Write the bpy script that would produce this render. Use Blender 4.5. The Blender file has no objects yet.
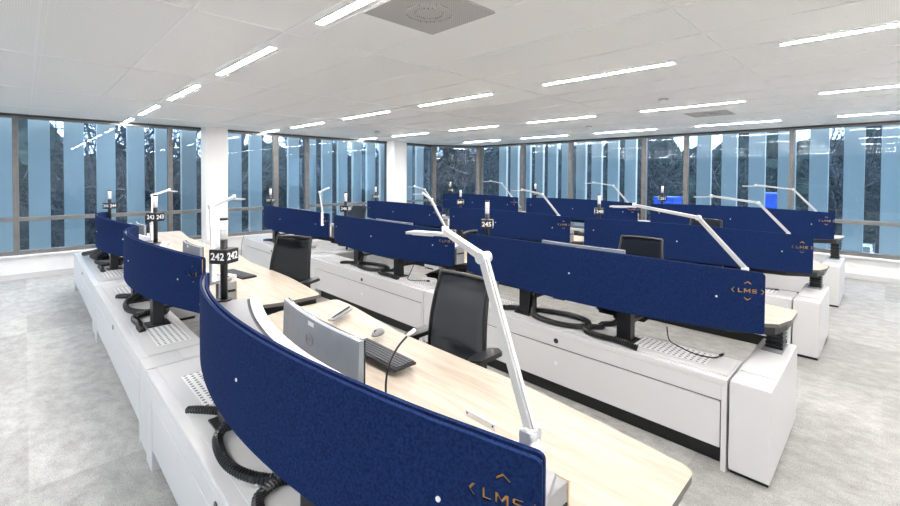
import bpy, bmesh, math, random
from mathutils import Vector, Matrix
from mathutils.geometry import tessellate_polygon
sc = bpy.context.scene
COL = sc.collection
PI = math.pi

# ------------------------------------------------------------------ camera
cam_d = bpy.data.cameras.new('camera'); cam = bpy.data.objects.new('camera', cam_d); COL.objects.link(cam)
yaw, pitch, roll = 0.778002, 0.019417, 0.0063368
fw = Vector((math.sin(yaw)*math.cos(pitch), math.cos(yaw)*math.cos(pitch), -math.sin(pitch)))
rt = Vector((math.cos(yaw), -math.sin(yaw), 0)); up = rt.cross(fw)
rt2 = rt*math.cos(roll)+up*math.sin(roll); up2 = -rt*math.sin(roll)+up*math.cos(roll)
M = Matrix(((rt2.x, up2.x, -fw.x, 0), (rt2.y, up2.y, -fw.y, 0), (rt2.z, up2.z, -fw.z, 1.7), (0, 0, 0, 1)))
cam.matrix_world = M
cam_d.sensor_width = 36; cam_d.sensor_fit = 'HORIZONTAL'; cam_d.lens = 36*431.479/900
cam_d.shift_x = 0; cam_d.shift_y = -(253-184.41)/900
cam_d.clip_start = 0.05; cam_d.clip_end = 400
sc.camera = cam

# ------------------------------------------------------------------ light
w = bpy.data.worlds.new('overcast_sky'); sc.world = w; w.use_nodes = True
nt = w.node_tree; nt.nodes.clear()
bg = nt.nodes.new('ShaderNodeBackground'); out = nt.nodes.new('ShaderNodeOutputWorld')
tc = nt.nodes.new('ShaderNodeTexCoord'); nz = nt.nodes.new('ShaderNodeTexNoise'); cr = nt.nodes.new('ShaderNodeValToRGB')
nz.inputs['Scale'].default_value = 2.2; nz.inputs['Detail'].default_value = 6
cr.color_ramp.elements[0].position = .38; cr.color_ramp.elements[0].color = (.70, .82, .97, 1)
cr.color_ramp.elements[1].position = .62; cr.color_ramp.elements[1].color = (.95, .97, 1, 1)
nt.links.new(tc.outputs['Generated'], nz.inputs['Vector']); nt.links.new(nz.outputs['Fac'], cr.inputs['Fac'])
nt.links.new(cr.outputs['Color'], bg.inputs['Color']); nt.links.new(bg.outputs[0], out.inputs['Surface'])
bg.inputs['Strength'].default_value = 2.3
LIGHT_STRIP = 66.0
sc.view_settings.view_transform = 'Standard'; sc.view_settings.look = 'None'
sc.view_settings.gamma = 1; sc.view_settings.use_curve_mapping = False
sc.view_settings.exposure = 1.6
sc.cycles.max_bounces = 10; sc.cycles.diffuse_bounces = 5; sc.cycles.glossy_bounces = 4
sc.cycles.transmission_bounces = 6; sc.cycles.transparent_max_bounces = 12
sc.cycles.use_denoising = True
sc.cycles.sample_clamp_indirect = 6

# ------------------------------------------------------------------ materials
def mat(name, col, rough=.5, metal=0, emit=0, spec=None, alpha=1):
    m = bpy.data.materials.new(name); m.use_nodes = True
    b = m.node_tree.nodes['Principled BSDF']
    b.inputs['Base Color'].default_value = (*col, 1); b.inputs['Roughness'].default_value = rough
    b.inputs['Metallic'].default_value = metal
    if spec is not None: b.inputs['Specular IOR Level'].default_value = spec
    if emit: b.inputs['Emission Color'].default_value = (*col, 1); b.inputs['Emission Strength'].default_value = emit
    b.inputs['Alpha'].default_value = alpha
    return m
def nodes(m): return m.node_tree.nodes, m.node_tree.links, m.node_tree.nodes['Principled BSDF']
def noisy(m, c0, c1, scale, p0=.35, p1=.65, detail=4, stretch=(1, 1, 1), bump=0, coord='Object', dist=.01):
    N, L, b = nodes(m)
    tc = N.new('ShaderNodeTexCoord'); mp = N.new('ShaderNodeMapping'); nz = N.new('ShaderNodeTexNoise'); cr = N.new('ShaderNodeValToRGB')
    mp.inputs['Scale'].default_value = stretch
    L.new(tc.outputs[coord], mp.inputs['Vector']); L.new(mp.outputs[0], nz.inputs['Vector'])
    nz.inputs['Scale'].default_value = scale; nz.inputs['Detail'].default_value = detail
    cr.color_ramp.elements[0].position = p0; cr.color_ramp.elements[0].color = (*c0, 1)
    cr.color_ramp.elements[1].position = p1; cr.color_ramp.elements[1].color = (*c1, 1)
    L.new(nz.outputs['Fac'], cr.inputs['Fac']); L.new(cr.outputs['Color'], b.inputs['Base Color'])
    if bump:
        bp = N.new('ShaderNodeBump'); bp.inputs['Strength'].default_value = bump; bp.inputs['Distance'].default_value = dist
        L.new(nz.outputs['Fac'], bp.inputs['Height']); L.new(bp.outputs[0], b.inputs['Normal'])
    return m

m_white = mat('white_lacquer', (.55, .55, .56), .35)
m_wall = noisy(mat('wall_paint', (.8, .8, .79), .8), (.76, .76, .75), (.80, .80, .79), 6)
m_col = mat('column_paint', (.82, .81, .80), .7)
m_frame = noisy(mat('window_aluminium', (.2, .19, .19), .45, .3), (.15, .145, .142), (.19, .183, .178), 8)
m_dark = mat('dark_frame', (.035, .038, .045), .5)
m_black = noisy(mat('black_powder_coat', (.012, .013, .016), .38), (.0045, .005, .0065), (.008, .009, .011), 30)
m_hose = mat('black_hose_plastic', (.005, .0055, .0065), .3)
m_felt = noisy(mat('blue_felt', (.02, .05, .24), .95, spec=.06), (.005, .012, .050), (.012, .029, .106), 120, .3, .7, 6, bump=.2, dist=.001)
m_ochre = mat('ochre_core', (.62, .33, .07), .7)
m_wood = mat('pale_oak_laminate', (.8, .7, .55), .45)
def wood_nodes():
    N, L, b = nodes(m_wood)
    tc = N.new('ShaderNodeTexCoord'); mp = N.new('ShaderNodeMapping'); nz = N.new('ShaderNodeTexNoise'); cr = N.new('ShaderNodeValToRGB')
    mp.inputs['Scale'].default_value = (9, .7, 9)
    L.new(tc.outputs['Object'], mp.inputs['Vector']); L.new(mp.outputs[0], nz.inputs['Vector'])
    nz.inputs['Scale'].default_value = 2.6; nz.inputs['Detail'].default_value = 8; nz.inputs['Roughness'].default_value = .65
    nz.inputs['Distortion'].default_value = .6
    cr.color_ramp.elements[0].position = .3; cr.color_ramp.elements[0].color = (.31, .255, .195, 1)
    cr.color_ramp.elements[1].position = .62; cr.color_ramp.elements[1].color = (.42, .37, .31, 1)
    L.new(nz.outputs['Fac'], cr.inputs['Fac']); L.new(cr.outputs['Color'], b.inputs['Base Color'])
wood_nodes()
m_edge = mat('dark_desk_edging', (.10, .095, .09), .5)
m_woodedge = mat('oak_edge', (.62, .46, .29), .5)
m_plate = noisy(mat('grey_shelf_metal', (.3, .3, .31), .35, .2), (.29, .29, .30), (.33, .33, .34), 5)
m_alu = mat('silver_aluminium', (.72, .73, .75), .3, .6)
m_lampw = mat('white_lamp_enamel', (.55, .55, .555), .35, .15)
m_monback = noisy(mat('silver_monitor_shell', (.50, .52, .54), .35, .4), (.24, .27, .31), (.30, .33, .37), 3)
m_screen = mat('dark_screen_glass', (.012, .013, .016), .12)
m_txt = mat('white_print', (.85, .85, .85), .6)
m_glow = mat('signal_lens', (.85, .84, .84), .25)
m_chairf = noisy(mat('charcoal_chair_fabric', (.03, .033, .04), .9), (.018, .021, .028), (.03, .034, .042), 90, bump=.1, dist=.001)
m_keys = mat('dark_key_plastic', (.03, .034, .045), .5)
m_strip = mat('light_strip_diffuser', (1, .965, .925), .5, emit=LIGHT_STRIP)
m_grey = mat('mid_grey_plastic', (.22, .23, .24), .5)
m_vent = mat('perforated_white', (.78, .78, .79), .4)
def perf(m, sx, sy, base, hole, r0, coord='Object'):
    """rows of round holes as a surface pattern"""
    N, L, b = nodes(m)
    tc = N.new('ShaderNodeTexCoord'); mp = N.new('ShaderNodeMapping'); mp.inputs['Scale'].default_value = (sx, sy, 0)
    L.new(tc.outputs[coord], mp.inputs['Vector'])
    fr = N.new('ShaderNodeVectorMath'); fr.operation = 'FRACTION'; L.new(mp.outputs[0], fr.inputs[0])
    sb = N.new('ShaderNodeVectorMath'); sb.operation = 'SUBTRACT'; sb.inputs[1].default_value = (.5, .5, 0); L.new(fr.outputs[0], sb.inputs[0])
    ln = N.new('ShaderNodeVectorMath'); ln.operation = 'LENGTH'; L.new(sb.outputs[0], ln.inputs[0])
    lt = N.new('ShaderNodeMath'); lt.operation = 'LESS_THAN'; lt.inputs[1].default_value = r0; L.new(ln.outputs['Value'], lt.inputs[0])
    mx = N.new('ShaderNodeMix'); mx.data_type = 'RGBA'; mx.inputs[6].default_value = (*base, 1); mx.inputs[7].default_value = (*hole, 1)
    L.new(lt.outputs[0], mx.inputs[0]); L.new(mx.outputs[2], b.inputs['Base Color'])
perf(m_vent, 30, 30, (.80, .80, .81), (.13, .13, .14), .26)
m_ceil = mat('white_metal_ceiling', (.80, .79, .785), .5)
perf(m_ceil, 90, 90, (.95, .935, .92), (.80, .79, .78), .22)
m_ceilj = mat('ceiling_joint', (.97, .965, .96), .4)
m_band = mat('ceiling_band', (.92, .91, .90), .35)
m_diff = mat('air_diffuser_grey', (.42, .40, .39), .6)
perf(m_diff, 60, 60, (.52, .50, .49), (.28, .27, .26), .27)

def carpet():
    m = mat('grey_carpet_tiles', (.4, .4, .4), .95, spec=.1); N, L, b = nodes(m)
    tc = N.new('ShaderNodeTexCoord'); mp = N.new('ShaderNodeMapping'); mp.inputs['Scale'].default_value = (1/1.22, 1/.8, 1)
    L.new(tc.outputs['Object'], mp.inputs['Vector'])
    fl = N.new('ShaderNodeVectorMath'); fl.operation = 'FLOOR'; L.new(mp.outputs[0], fl.inputs[0])
    wn = N.new('ShaderNodeTexWhiteNoise'); L.new(fl.outputs[0], wn.inputs['Vector'])
    n1 = N.new('ShaderNodeTexNoise'); n1.inputs['Scale'].default_value = 6.5; n1.inputs['Detail'].default_value = 9; n1.inputs['Roughness'].default_value = .8
    ms = N.new('ShaderNodeMapping'); ms.inputs['Scale'].default_value = (1.5, 1.0, 1); ms.inputs['Rotation'].default_value = (0, 0, .5)
    L.new(tc.outputs['Object'], ms.inputs['Vector']); L.new(ms.outputs[0], n1.inputs['Vector'])
    n2 = N.new('ShaderNodeTexNoise'); n2.inputs['Scale'].default_value = 160; n2.inputs['Detail'].default_value = 2; L.new(tc.outputs['Object'], n2.inputs['Vector'])
    c1 = N.new('ShaderNodeValToRGB'); c1.color_ramp.elements[0].position = .3; c1.color_ramp.elements[1].position = .7
    c1.color_ramp.elements[0].color = (.30, .295, .285, 1); c1.color_ramp.elements[1].color = (.54, .53, .515, 1)
    L.new(n1.outputs['Fac'], c1.inputs['Fac'])
    c2 = N.new('ShaderNodeValToRGB'); c2.color_ramp.elements[0].position = .3; c2.color_ramp.elements[1].position = .7
    c2.color_ramp.elements[0].color = (.62, .62, .62, 1); c2.color_ramp.elements[1].color = (1, 1, 1, 1)
    L.new(n2.outputs['Fac'], c2.inputs['Fac'])
    c3 = N.new('ShaderNodeMapRange'); c3.inputs[1].default_value = 0; c3.inputs[2].default_value = 1; c3.inputs[3].default_value = .88; c3.inputs[4].default_value = 1.12
    L.new(wn.outputs['Value'], c3.inputs[0])
    mu = N.new('ShaderNodeMix'); mu.data_type = 'RGBA'; mu.blend_type = 'MULTIPLY'; mu.inputs[0].default_value = 1
    L.new(c1.outputs[0], mu.inputs[6]); L.new(c2.outputs[0], mu.inputs[7])
    sc_ = N.new('ShaderNodeVectorMath'); sc_.operation = 'SCALE'; L.new(mu.outputs[2], sc_.inputs[0]); L.new(c3.outputs[0], sc_.inputs['Scale'])
    L.new(sc_.outputs[0], b.inputs['Base Color'])
    bp = N.new('ShaderNodeBump'); bp.inputs['Strength'].default_value = .4; bp.inputs['Distance'].default_value = .004
    L.new(n2.outputs['Fac'], bp.inputs['Height']); L.new(bp.outputs[0], b.inputs['Normal'])
    return m
m_carpet = carpet()

def glass(name, tint, refl=1.0):
    m = bpy.data.materials.new(name); m.use_nodes = True; N = m.node_tree.nodes; L = m.node_tree.links; N.clear()
    o = N.new('ShaderNodeOutputMaterial'); mx = N.new('ShaderNodeMixShader'); t = N.new('ShaderNodeBsdfTransparent'); g = N.new('ShaderNodeBsdfGlossy')
    fr = N.new('ShaderNodeFresnel'); fr.inputs['IOR'].default_value = 1.5
    ml = N.new('ShaderNodeMath'); ml.operation = 'MULTIPLY'; ml.inputs[1].default_value = refl; ml.use_clamp = True
    t.inputs['Color'].default_value = (*tint, 1); g.inputs['Color'].default_value = (.8, .92, 1, 1); g.inputs['Roughness'].default_value = .0
    geo = N.new('ShaderNodeNewGeometry'); inv = N.new('ShaderNodeMath'); inv.operation = 'SUBTRACT'; inv.inputs[0].default_value = 1; L.new(geo.outputs['Backfacing'], inv.inputs[1])
    m2 = N.new('ShaderNodeMath'); m2.operation = 'MULTIPLY'; L.new(ml.outputs[0], m2.inputs[0]); L.new(inv.outputs[0], m2.inputs[1])   # reflect on the first face only
    L.new(fr.outputs[0], ml.inputs[0]); L.new(m2.outputs[0], mx.inputs[0]); L.new(t.outputs[0], mx.inputs[1]); L.new(g.outputs[0], mx.inputs[2]); L.new(mx.outputs[0], o.inputs['Surface'])
    return m
m_glass = glass('blue_tinted_window_glass', (.66, .775, .87), 1.15)
m_fin = noisy(mat('facade_fin_glass', (.4, .44, .46), .3), (.62, .62, .58), (.68, .67, .63), .5)
m_finedge = mat('facade_fin_edge', (.62, .66, .55), .4)
def mesh_fabric():
    m = mat('chair_back_mesh', (.018, .023, .032), .85, spec=.2); N, L, b = nodes(m)
    b.inputs['Alpha'].default_value = .94
    return m
m_net = mesh_fabric()

# ------------------------------------------------------------------ mesh helpers
class MB:
    def __init__(s): s.bm = bmesh.new()
    def box(s, x0, x1, y0, y1, z0, z1, bev=0, mi=0):
        r = bmesh.ops.create_cube(s.bm, size=1)
        for v in r['verts']:
            v.co = Vector((x0+(v.co.x+.5)*(x1-x0), y0+(v.co.y+.5)*(y1-y0), z0+(v.co.z+.5)*(z1-z0)))
        fs = list({f for v in r['verts'] for f in v.link_faces})
        for f in fs: f.material_index = mi
        if bev:
            es = list({e for v in r['verts'] for e in v.link_edges})
            bmesh.ops.bevel(s.bm, geom=es, offset=bev, segments=2, affect='EDGES', profile=.5)
        return s
    def prism(s, pts, z0, z1, mi=0, mside=None):
        """pts: list of (x,y) counter-clockwise, extruded in z"""
        a = [s.bm.verts.new((x, y, z0)) for x, y in pts]; b = [s.bm.verts.new((x, y, z1)) for x, y in pts]
        n = len(pts)
        s.bm.faces.new(a[::-1]).material_index = mi; s.bm.faces.new(b).material_index = mi
        for i in range(n):
            s.bm.faces.new((a[i], a[(i+1) % n], b[(i+1) % n], b[i])).material_index = mi if mside is None else mside
        return s
    def tube(s, path, rad, n=10, mi=0, cap=True):
        """path: list of Vectors; rad: number or list"""
        path = [Vector(q) for q in path]; rings = []; prev = None
        for i, q in enumerate(path):
            d = (path[min(i+1, len(path)-1)]-path[max(i-1, 0)]).normalized()
            if prev is None:
                ref = Vector((0, 0, 1)) if abs(d.z) < .9 else Vector((1, 0, 0)); a = d.cross(ref).normalized()
            else: a = (prev-d*prev.dot(d)).normalized()
            prev = a; b = d.cross(a); r = rad[i] if isinstance(rad, (list, tuple)) else rad
            rings.append([s.bm.verts.new(q+a*r*math.cos(2*PI*k/n)+b*r*math.sin(2*PI*k/n)) for k in range(n)])
        for i in range(len(rings)-1):
            for k in range(n):
                f = s.bm.faces.new((rings[i][k], rings[i][(k+1) % n], rings[i+1][(k+1) % n], rings[i+1][k])); f.material_index = mi; f.smooth = True
        if cap and n > 2:
            s.bm.faces.new(rings[0][::-1]).material_index = mi; s.bm.faces.new(rings[-1]).material_index = mi
        return s
    def beam(s, a, b, wx, wz, side=Vector((0, 0, 1)), mi=0, wx2=None, wz2=None):
        a = Vector(a); b = Vector(b); d = (b-a).normalized(); h = d.cross(side).normalized(); v = h.cross(d).normalized()
        vs = []
        for q, ww, zz in ((a, wx, wz), (b, wx2 or wx, wz2 or wz)):
            vs.append([s.bm.verts.new(q+h*sx*ww/2+v*sz*zz/2) for sx, sz in ((-1, -1), (1, -1), (1, 1), (-1, 1))])
        s.bm.faces.new(vs[0][::-1]).material_index = mi; s.bm.faces.new(vs[1]).material_index = mi
        for k in range(4): s.bm.faces.new((vs[0][k], vs[0][(k+1) % 4], vs[1][(k+1) % 4], vs[1][k])).material_index = mi
        return s
    def cyl(s, x, y, z0, z1, r, n=20, mi=0, r2=None):
        return s.tube([(x, y, z0), (x, y, z1)], [r, r if r2 is None else r2], n, mi)
    def lathe(s, prof, cx=0, cy=0, n=24, mi=0):
        return s.tube([(cx, cy, z) for r, z in prof], [max(r, .0005) for r, z in prof], n, mi)
    def mesh(s, name, mats, sm=False):
        bmesh.ops.recalc_face_normals(s.bm, faces=s.bm.faces)
        me = bpy.data.meshes.new(name); s.bm.to_mesh(me); s.bm.free()
        for m in (mats if isinstance(mats, (list, tuple)) else [mats]): me.materials.append(m)
        return me
    def build(s, name, mats, parent=None, loc=None):
        o = bpy.data.objects.new(name, s.mesh(name, mats)); COL.objects.link(o)
        if parent: o.parent = parent
        if loc: o.location = loc
        return o
def tag(o, label=None, cat=None, group=None, kind=None):
    if label: o['label'] = label
    if cat: o['category'] = cat
    if group: o['group'] = group
    if kind: o['kind'] = kind
    return o
def empty(name, loc=(0, 0, 0), rz=0, parent=None):
    o = bpy.data.objects.new(name, None); COL.objects.link(o); o.location = loc; o.rotation_euler = (0, 0, rz); o.empty_display_size = .1
    if parent: o.parent = parent
    return o
def kids(o): return [c for c in ALL if c.parent == o]
ALL = bpy.data.objects
def copy_tree(o, parent=None):
    ch = list(o.children)
    c = o.copy(); COL.objects.link(c)
    if parent: c.parent = parent
    for k in ch: copy_tree(k, c)
    return c
def text_mesh(txt, size, ext=.0005):
    cu = bpy.data.curves.new('t', 'FONT'); cu.body = txt; cu.size = size; cu.extrude = ext; cu.align_x = 'CENTER'; cu.align_y = 'CENTER'; cu.offset = size*.018
    ob = bpy.data.objects.new('t', cu); COL.objects.link(ob)
    dg = bpy.context.evaluated_depsgraph_get(); me = bpy.data.meshes.new_from_object(ob.evaluated_get(dg))
    bpy.data.objects.remove(ob); bpy.data.curves.remove(cu); me.materials.clear()
    return me

# ------------------------------------------------------------------ room
YL, XR, ZC, XB, YN = 9.757, 10.02, 2.6465, -3.6, -3.2
CH0, CH1 = (8.88, YL), (XR, 8.87)          # chamfered corner
floor = MB().box(XB-.3, XR+.25, YN-.2, YL+.25, -.25, 0).build('floor', m_carpet); tag(floor, kind='structure')
ceil = MB().box(XB-.3, XR+.25, YN-.2, YL+.25, ZC, ZC+.3).build('ceiling', m_ceil); tag(ceil, kind='structure')
# joints between the ceiling panels (raised beads) and smooth bands that carry the light strips
SP = 2.485; LX0 = 1.31
bands = MB()
xs = [LX0+SP*k for k in range(-1, 4)]
for x in xs: bands.box(x-.075, x+.075, YN, YL, ZC-.004, ZC+.01)
ob = bands.build('ceiling_light_bands', m_band, ceil)
jt = MB()
k = -7
while LX0+SP/4*k < XR:
    x = LX0+SP/4*k
    if x > XB:
        if k % 4: jt.box(x-.006, x+.006, YN, YL, ZC-.005, ZC+.01)
        if k % 4 == 2 or k == -2: jt.box(x+.03, x+.038, YN, YL, ZC-.004, ZC+.01)
        if k % 4 == 0:
            for s in (-1, 1): jt.box(x+s*.08-.005, x+s*.08+.005, YN, YL, ZC-.006, ZC+.01)
    k += 1
PY = 1.945
ys = [.87+PY*k for k in range(-2, 5)]
for y in ys:
    jt.box(XB, XR, y-.005, y+.005, ZC-.0055, ZC+.01); 
jt.build('ceiling_panel_joints', m_ceilj, ceil)

class Wall:
    """frame of reference along a wall: s along it, w outwards, z up"""
    def __init__(s, p0, p1):
        s.p0 = Vector((p0[0], p0[1], 0)); d = Vector((p1[0]-p0[0], p1[1]-p0[1], 0)); s.len = d.length; s.d = d.normalized()
        s.n = Vector((s.d.y, -s.d.x, 0))*-1      # outward = left-hand side of the direction
        s.mw = Matrix(((s.d.x, s.n.x, 0, s.p0.x), (s.d.y, s.n.y, 0, s.p0.y), (0, 0, 1, 0), (0, 0, 0, 1)))
    def put(s, mb, name, mats, parent=None):
        o = mb.build(name, mats)
        if parent: o.parent = parent
        else: o.matrix_world = s.mw
        return o
WN = [0]
def window(W, s0, s1, zb=.39, zt=2.612, transom=None, fl=.036, fr=.036):
    WN[0] += 1
    mb = MB(); D0, D1 = -.01, .10
    mb.box(s0, s0+fl, D0, D1, zb, zt, .004).box(s1-fr, s1, D0, D1, zb, zt, .004)
    mb.box(s0+fl, s1-fr, D0, D1, zb, zb+.065).box(s0+fl, s1-fr, D0, D1, zt-.032, zt)
    o = W.put(mb, 'window_%d' % WN[0], m_frame); tag(o, kind='structure')
    mb = MB().box(s0+fl-.003, s1-fr+.003, .045, .055, zb+.06, zt-.028); W.put(mb, 'window_pane', m_glass, o)
    if transom: mb = MB().box(s0+fl, s1-fr, D0, D1-.02, transom-.032, transom+.032, .003); W.put(mb, 'transom', m_frame, o)
    return o
def wall(W, name, spans, post=()):
    """solid strip below and dark head above the windows, spans = window list"""
    mb = MB().box(0, W.len, 0, .22, 0, .36).box(0, W.len, -.06, .22, .36, .39, .004)
    o = W.put(mb, name, m_wall); tag(o, kind='structure')
    mb = MB().box(0, W.len, -.015, 0, 0, .09, .003); b = W.put(mb, 'baseboard_'+name[5:], m_white); tag(b, kind='structure')
    mb = MB().box(0, W.len, -.012, .2, 2.612, ZC); b = W.put(mb, 'trim_%d' % (WN[0]+1), m_dark); tag(b, kind='structure')
    for a, c in post:
        mb = MB().box(a, c, .0, .18, .39, 2.612); b = W.put(mb, 'trim_%d' % (WN[0]+50+int(a*10)), m_dark); tag(b, kind='structure')
    for sp in spans: window(W, *sp)
# left wall (y = YL) runs from XB to the chamfer; direction +x has outward = +y
WL = Wall((XB, YL), CH0)
L_ = lambda x: x-XB
wall(WL, 'wall_left', [(L_(-3.6), L_(-2.2), .39, 2.612, .96), (L_(-2.2), L_(-.105), .39, 2.612, .96), (L_(-.105), L_(2.01), .39, 2.612, .96), (L_(2.01), L_(2.6), .39, 2.612, .96),
     (L_(2.9), L_(4.06), .39, 2.612, .96, .045, .05), (L_(4.06), L_(4.83), .39, 2.612, None, .06, .06), (L_(4.83), L_(7.2), .39, 2.612, .96), (L_(7.5), 12.48, .39, 2.612, .96)],
     post=((L_(2.6), L_(2.9)), (L_(7.2), L_(7.5))))
WC = Wall(CH0, CH1); wall(WC, 'wall_corner', [(0.0, WC.len, .39, 2.612, None, .10, .10)])
WR = Wall(CH1, (XR, YN)); R_ = lambda y: 8.87-y
wall(WR, 'wall_right', [(R_(8.87), R_(7.27), .39, 2.612, None, .10, .06), (R_(7.27), R_(5.75), .39, 2.612, None, .06, .06), (R_(5.75), R_(3.9), .39, 2.612, None, .05, .05),
     (R_(3.9), R_(3.02), .39, 2.612, None, .05, .05), (R_(3.02), R_(1.25), .39, 2.612, .96), (R_(1.25), R_(-1.2), .39, 2.612, .96), (R_(-1.2), R_(-3.2), .39, 2.612, .96)])
WB = Wall((XB, YN), (XB, YL)); B_ = lambda y: y-YN
wall(WB, 'wall_behind', [(B_(-3.2+2.16*k), B_(-3.2+2.16*(k+1)), .39, 2.612, .96) for k in range(6)])
o = MB().box(XB-.2, XR+.2, YN-.2, YN, 0, ZC).build('wall_near', m_wall); tag(o, kind='structure')

# columns
def column(x0, x1, y0, y1, label):
    t = MB().box(x0, x1, y0, y1, 0, ZC, .006).build('column', m_col); tag(t, label, 'column')
    MB().box(x0-.012, x1+.012, y0-.012, y0, 0, .09).build('skirting', m_white, t)
column(2.535, 2.936, 9.40, YL-.02, 'white square column in front of the left window wall, nearer one beside the second post lamp')
column(7.13, 7.57, 9.40, YL-.02, 'white square column further back, by the far corner of the room')

# light strips set in the bands
def strip(x, y0, y1):
    t = empty('ceiling_light', (x, (y0+y1)/2, ZC-.004)); h = (y1-y0)/2
    MB().box(-.030, .030, -h-.006, h+.006, -.0052, -.0005).build('light_housing', m_white, t)
    MB().box(-.0245, .0245, -h, h, -.0062, -.0048).build('light_diffuser', m_strip, t)
    return t
rows_n = ['band that runs off towards the left windows above the nearest desk row', 'second band from the left', 'third band from the left', 'band closest to the right windows', 'band left of the camera']
def nth(i): return ['first', 'second', 'third', 'fourth', 'fifth', 'sixth', 'seventh'][i]
bn = {0: 'leftmost light band', 1: 'second light band', 2: 'third light band', 3: 'rightmost light band', -1: 'light band behind the camera'}
for kx in range(-1, 4):
    for j, ky in enumerate(range(-1, 6)):
        y0 = 1.25+1.945*(ky-1)
        y1 = min(y0+1.24, YL-.04)
        if kx == 3 and y1 > 9: continue
        t = strip(LX0+SP*kx, y0, y1)
        tag(t, 'linear ceiling light, %s from the near end in the %s' % (nth(j), bn[kx]), 'ceiling light', 'linear ceiling lights')
# round/square air diffusers and smoke detectors
def diffuser(x, y, s, label):
    t = empty('air_diffuser', (x, y, ZC)); 
    MB().box(-s, s, -s, s, -.012, .004, .003).build('diffuser_plate', m_diff, t)
    mb = MB()
    for r in (.30, .5): mb.tube([(s*r*math.cos(a*PI/16), s*r*math.sin(a*PI/16), -.014) for a in range(33)], .004, 6)
    mb  .build('diffuser_ring', m_diff, t); tag(t, label, 'air diffuser', 'ceiling air diffusers')
diffuser(1.665, 1.87, .27, 'grey square perforated air diffuser in the ceiling near the camera')
diffuser(7.18, 1.86, .27, 'pale square air diffuser far off in the ceiling by the right windows')
def detector(x, y, label):
    t = empty('smoke_detector', (x, y, ZC-.004)); MB().lathe([(.055, 0), (.055, -.015), (.048, -.02)]).build('detector_base', m_white, t)
    MB().lathe([(.04, -.02), (.042, -.045), (.025, -.058), (.001, -.06)]).build('detector_head', m_ceilj, t); tag(t, label, 'smoke detector')
detector(5.47, 1.91, 'white smoke detector on the ceiling above the third desk row, near the camera side')
detector(7.48, 3.92, 'white smoke detector hanging under the ceiling further right back')
detector(5.34, 7.64, 'small white smoke detector on the ceiling near the far column')

# ------------------------------------------------------------------ desk row templates (local x = v across the row, local y = u along it)
PITCH, CABH, U0 = 2.65, .54, .42
HALF, UC = 1.215, 1.295
def g(u): return .05+.22*((u-UC)/HALF)**2
def gn(u):   # outward unit normal (towards -x)
    s = .44*(u-UC)/HALF**2; l = math.hypot(1, s); return (-1/l, s/l)
def P(u, off, z):          # off > 0: inwards
    nx, ny = gn(u); return Vector((g(u)-nx*off, u-ny*off, z))

def make_cabinet():
    t = empty('cable_cabinet')
    L = PITCH; D = .375; u0 = .207
    mb = MB()
    mb.box(.022, D-.02, u0, L-.01, .14, .50)                         # core
    mb.box(0, D, u0, L-.006, .50, CABH-.003, .004)                   # top frame
    for a, b in ((u0, .235), (L-.16, L-.006)): mb.box(0, D, a, b, 0, .50, .003)
    mb.box(0, .02, .235, L-.16, .411, .50)
    mb.build('carcass', m_white, t)
    MB().box(.014, .023, .235, L-.16, .392, .412).box(.014, .023, .235, .243, .13, .40).box(.014, .023, L-.168, L-.16, .13, .40).build('gap_shade_backing', m_dark, t)  # dark backing strips, painted shade inside the panel gaps
    pn = MB().box(.002, .022, .240, L-.165, .13, .400, .003).build('front_panel', m_white, t)
    MB().box(.09, D-.02, .235, L-.16, .0, .14).build('plinth', m_black, t)
    MB().box(.05, D-.02, u0+.01, L-.02, CABH-.003, CABH+.003, .001).build('top_cover', m_white, t)
    MB().tube([(.012, L/2, .455), (-.004, L/2, .455)], .019, 18).build('round_lock', m_black, t)
    MB().tube([(.012, L/2, .285), (-.001, L/2, .285)], .014, 18).build('panel_lock', m_alu, pn)
    MB().box(-.10, .10, -.27, .27, 0, .002).build('vent_grille', m_vent, t, (.225, .62, CABH+.003))
    MB().box(-.10, .10, -.22, .22, 0, .002).build('vent_grille', m_vent, t, (.225, 2.17, CABH+.003))
    return t

def rounded(pts, r, n=5):
    """round the corners of a polygon; r list per corner"""
    out = []
    N = len(pts)
    for i in range(N):
        p = Vector(pts[i]); a = Vector(pts[i-1]); b = Vector(pts[(i+1) % N]); rr = r[i]
        if not rr: out.append(tuple(p)); continue
        da = (a-p).normalized(); db = (b-p).normalized()
        for k in range(n+1):
            t_ = k/n; q = (p+da*rr)*(1-t_)**2+p*2*t_*(1-t_)+(p+db*rr)*t_**2; out.append(tuple(q))
    return out

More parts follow.
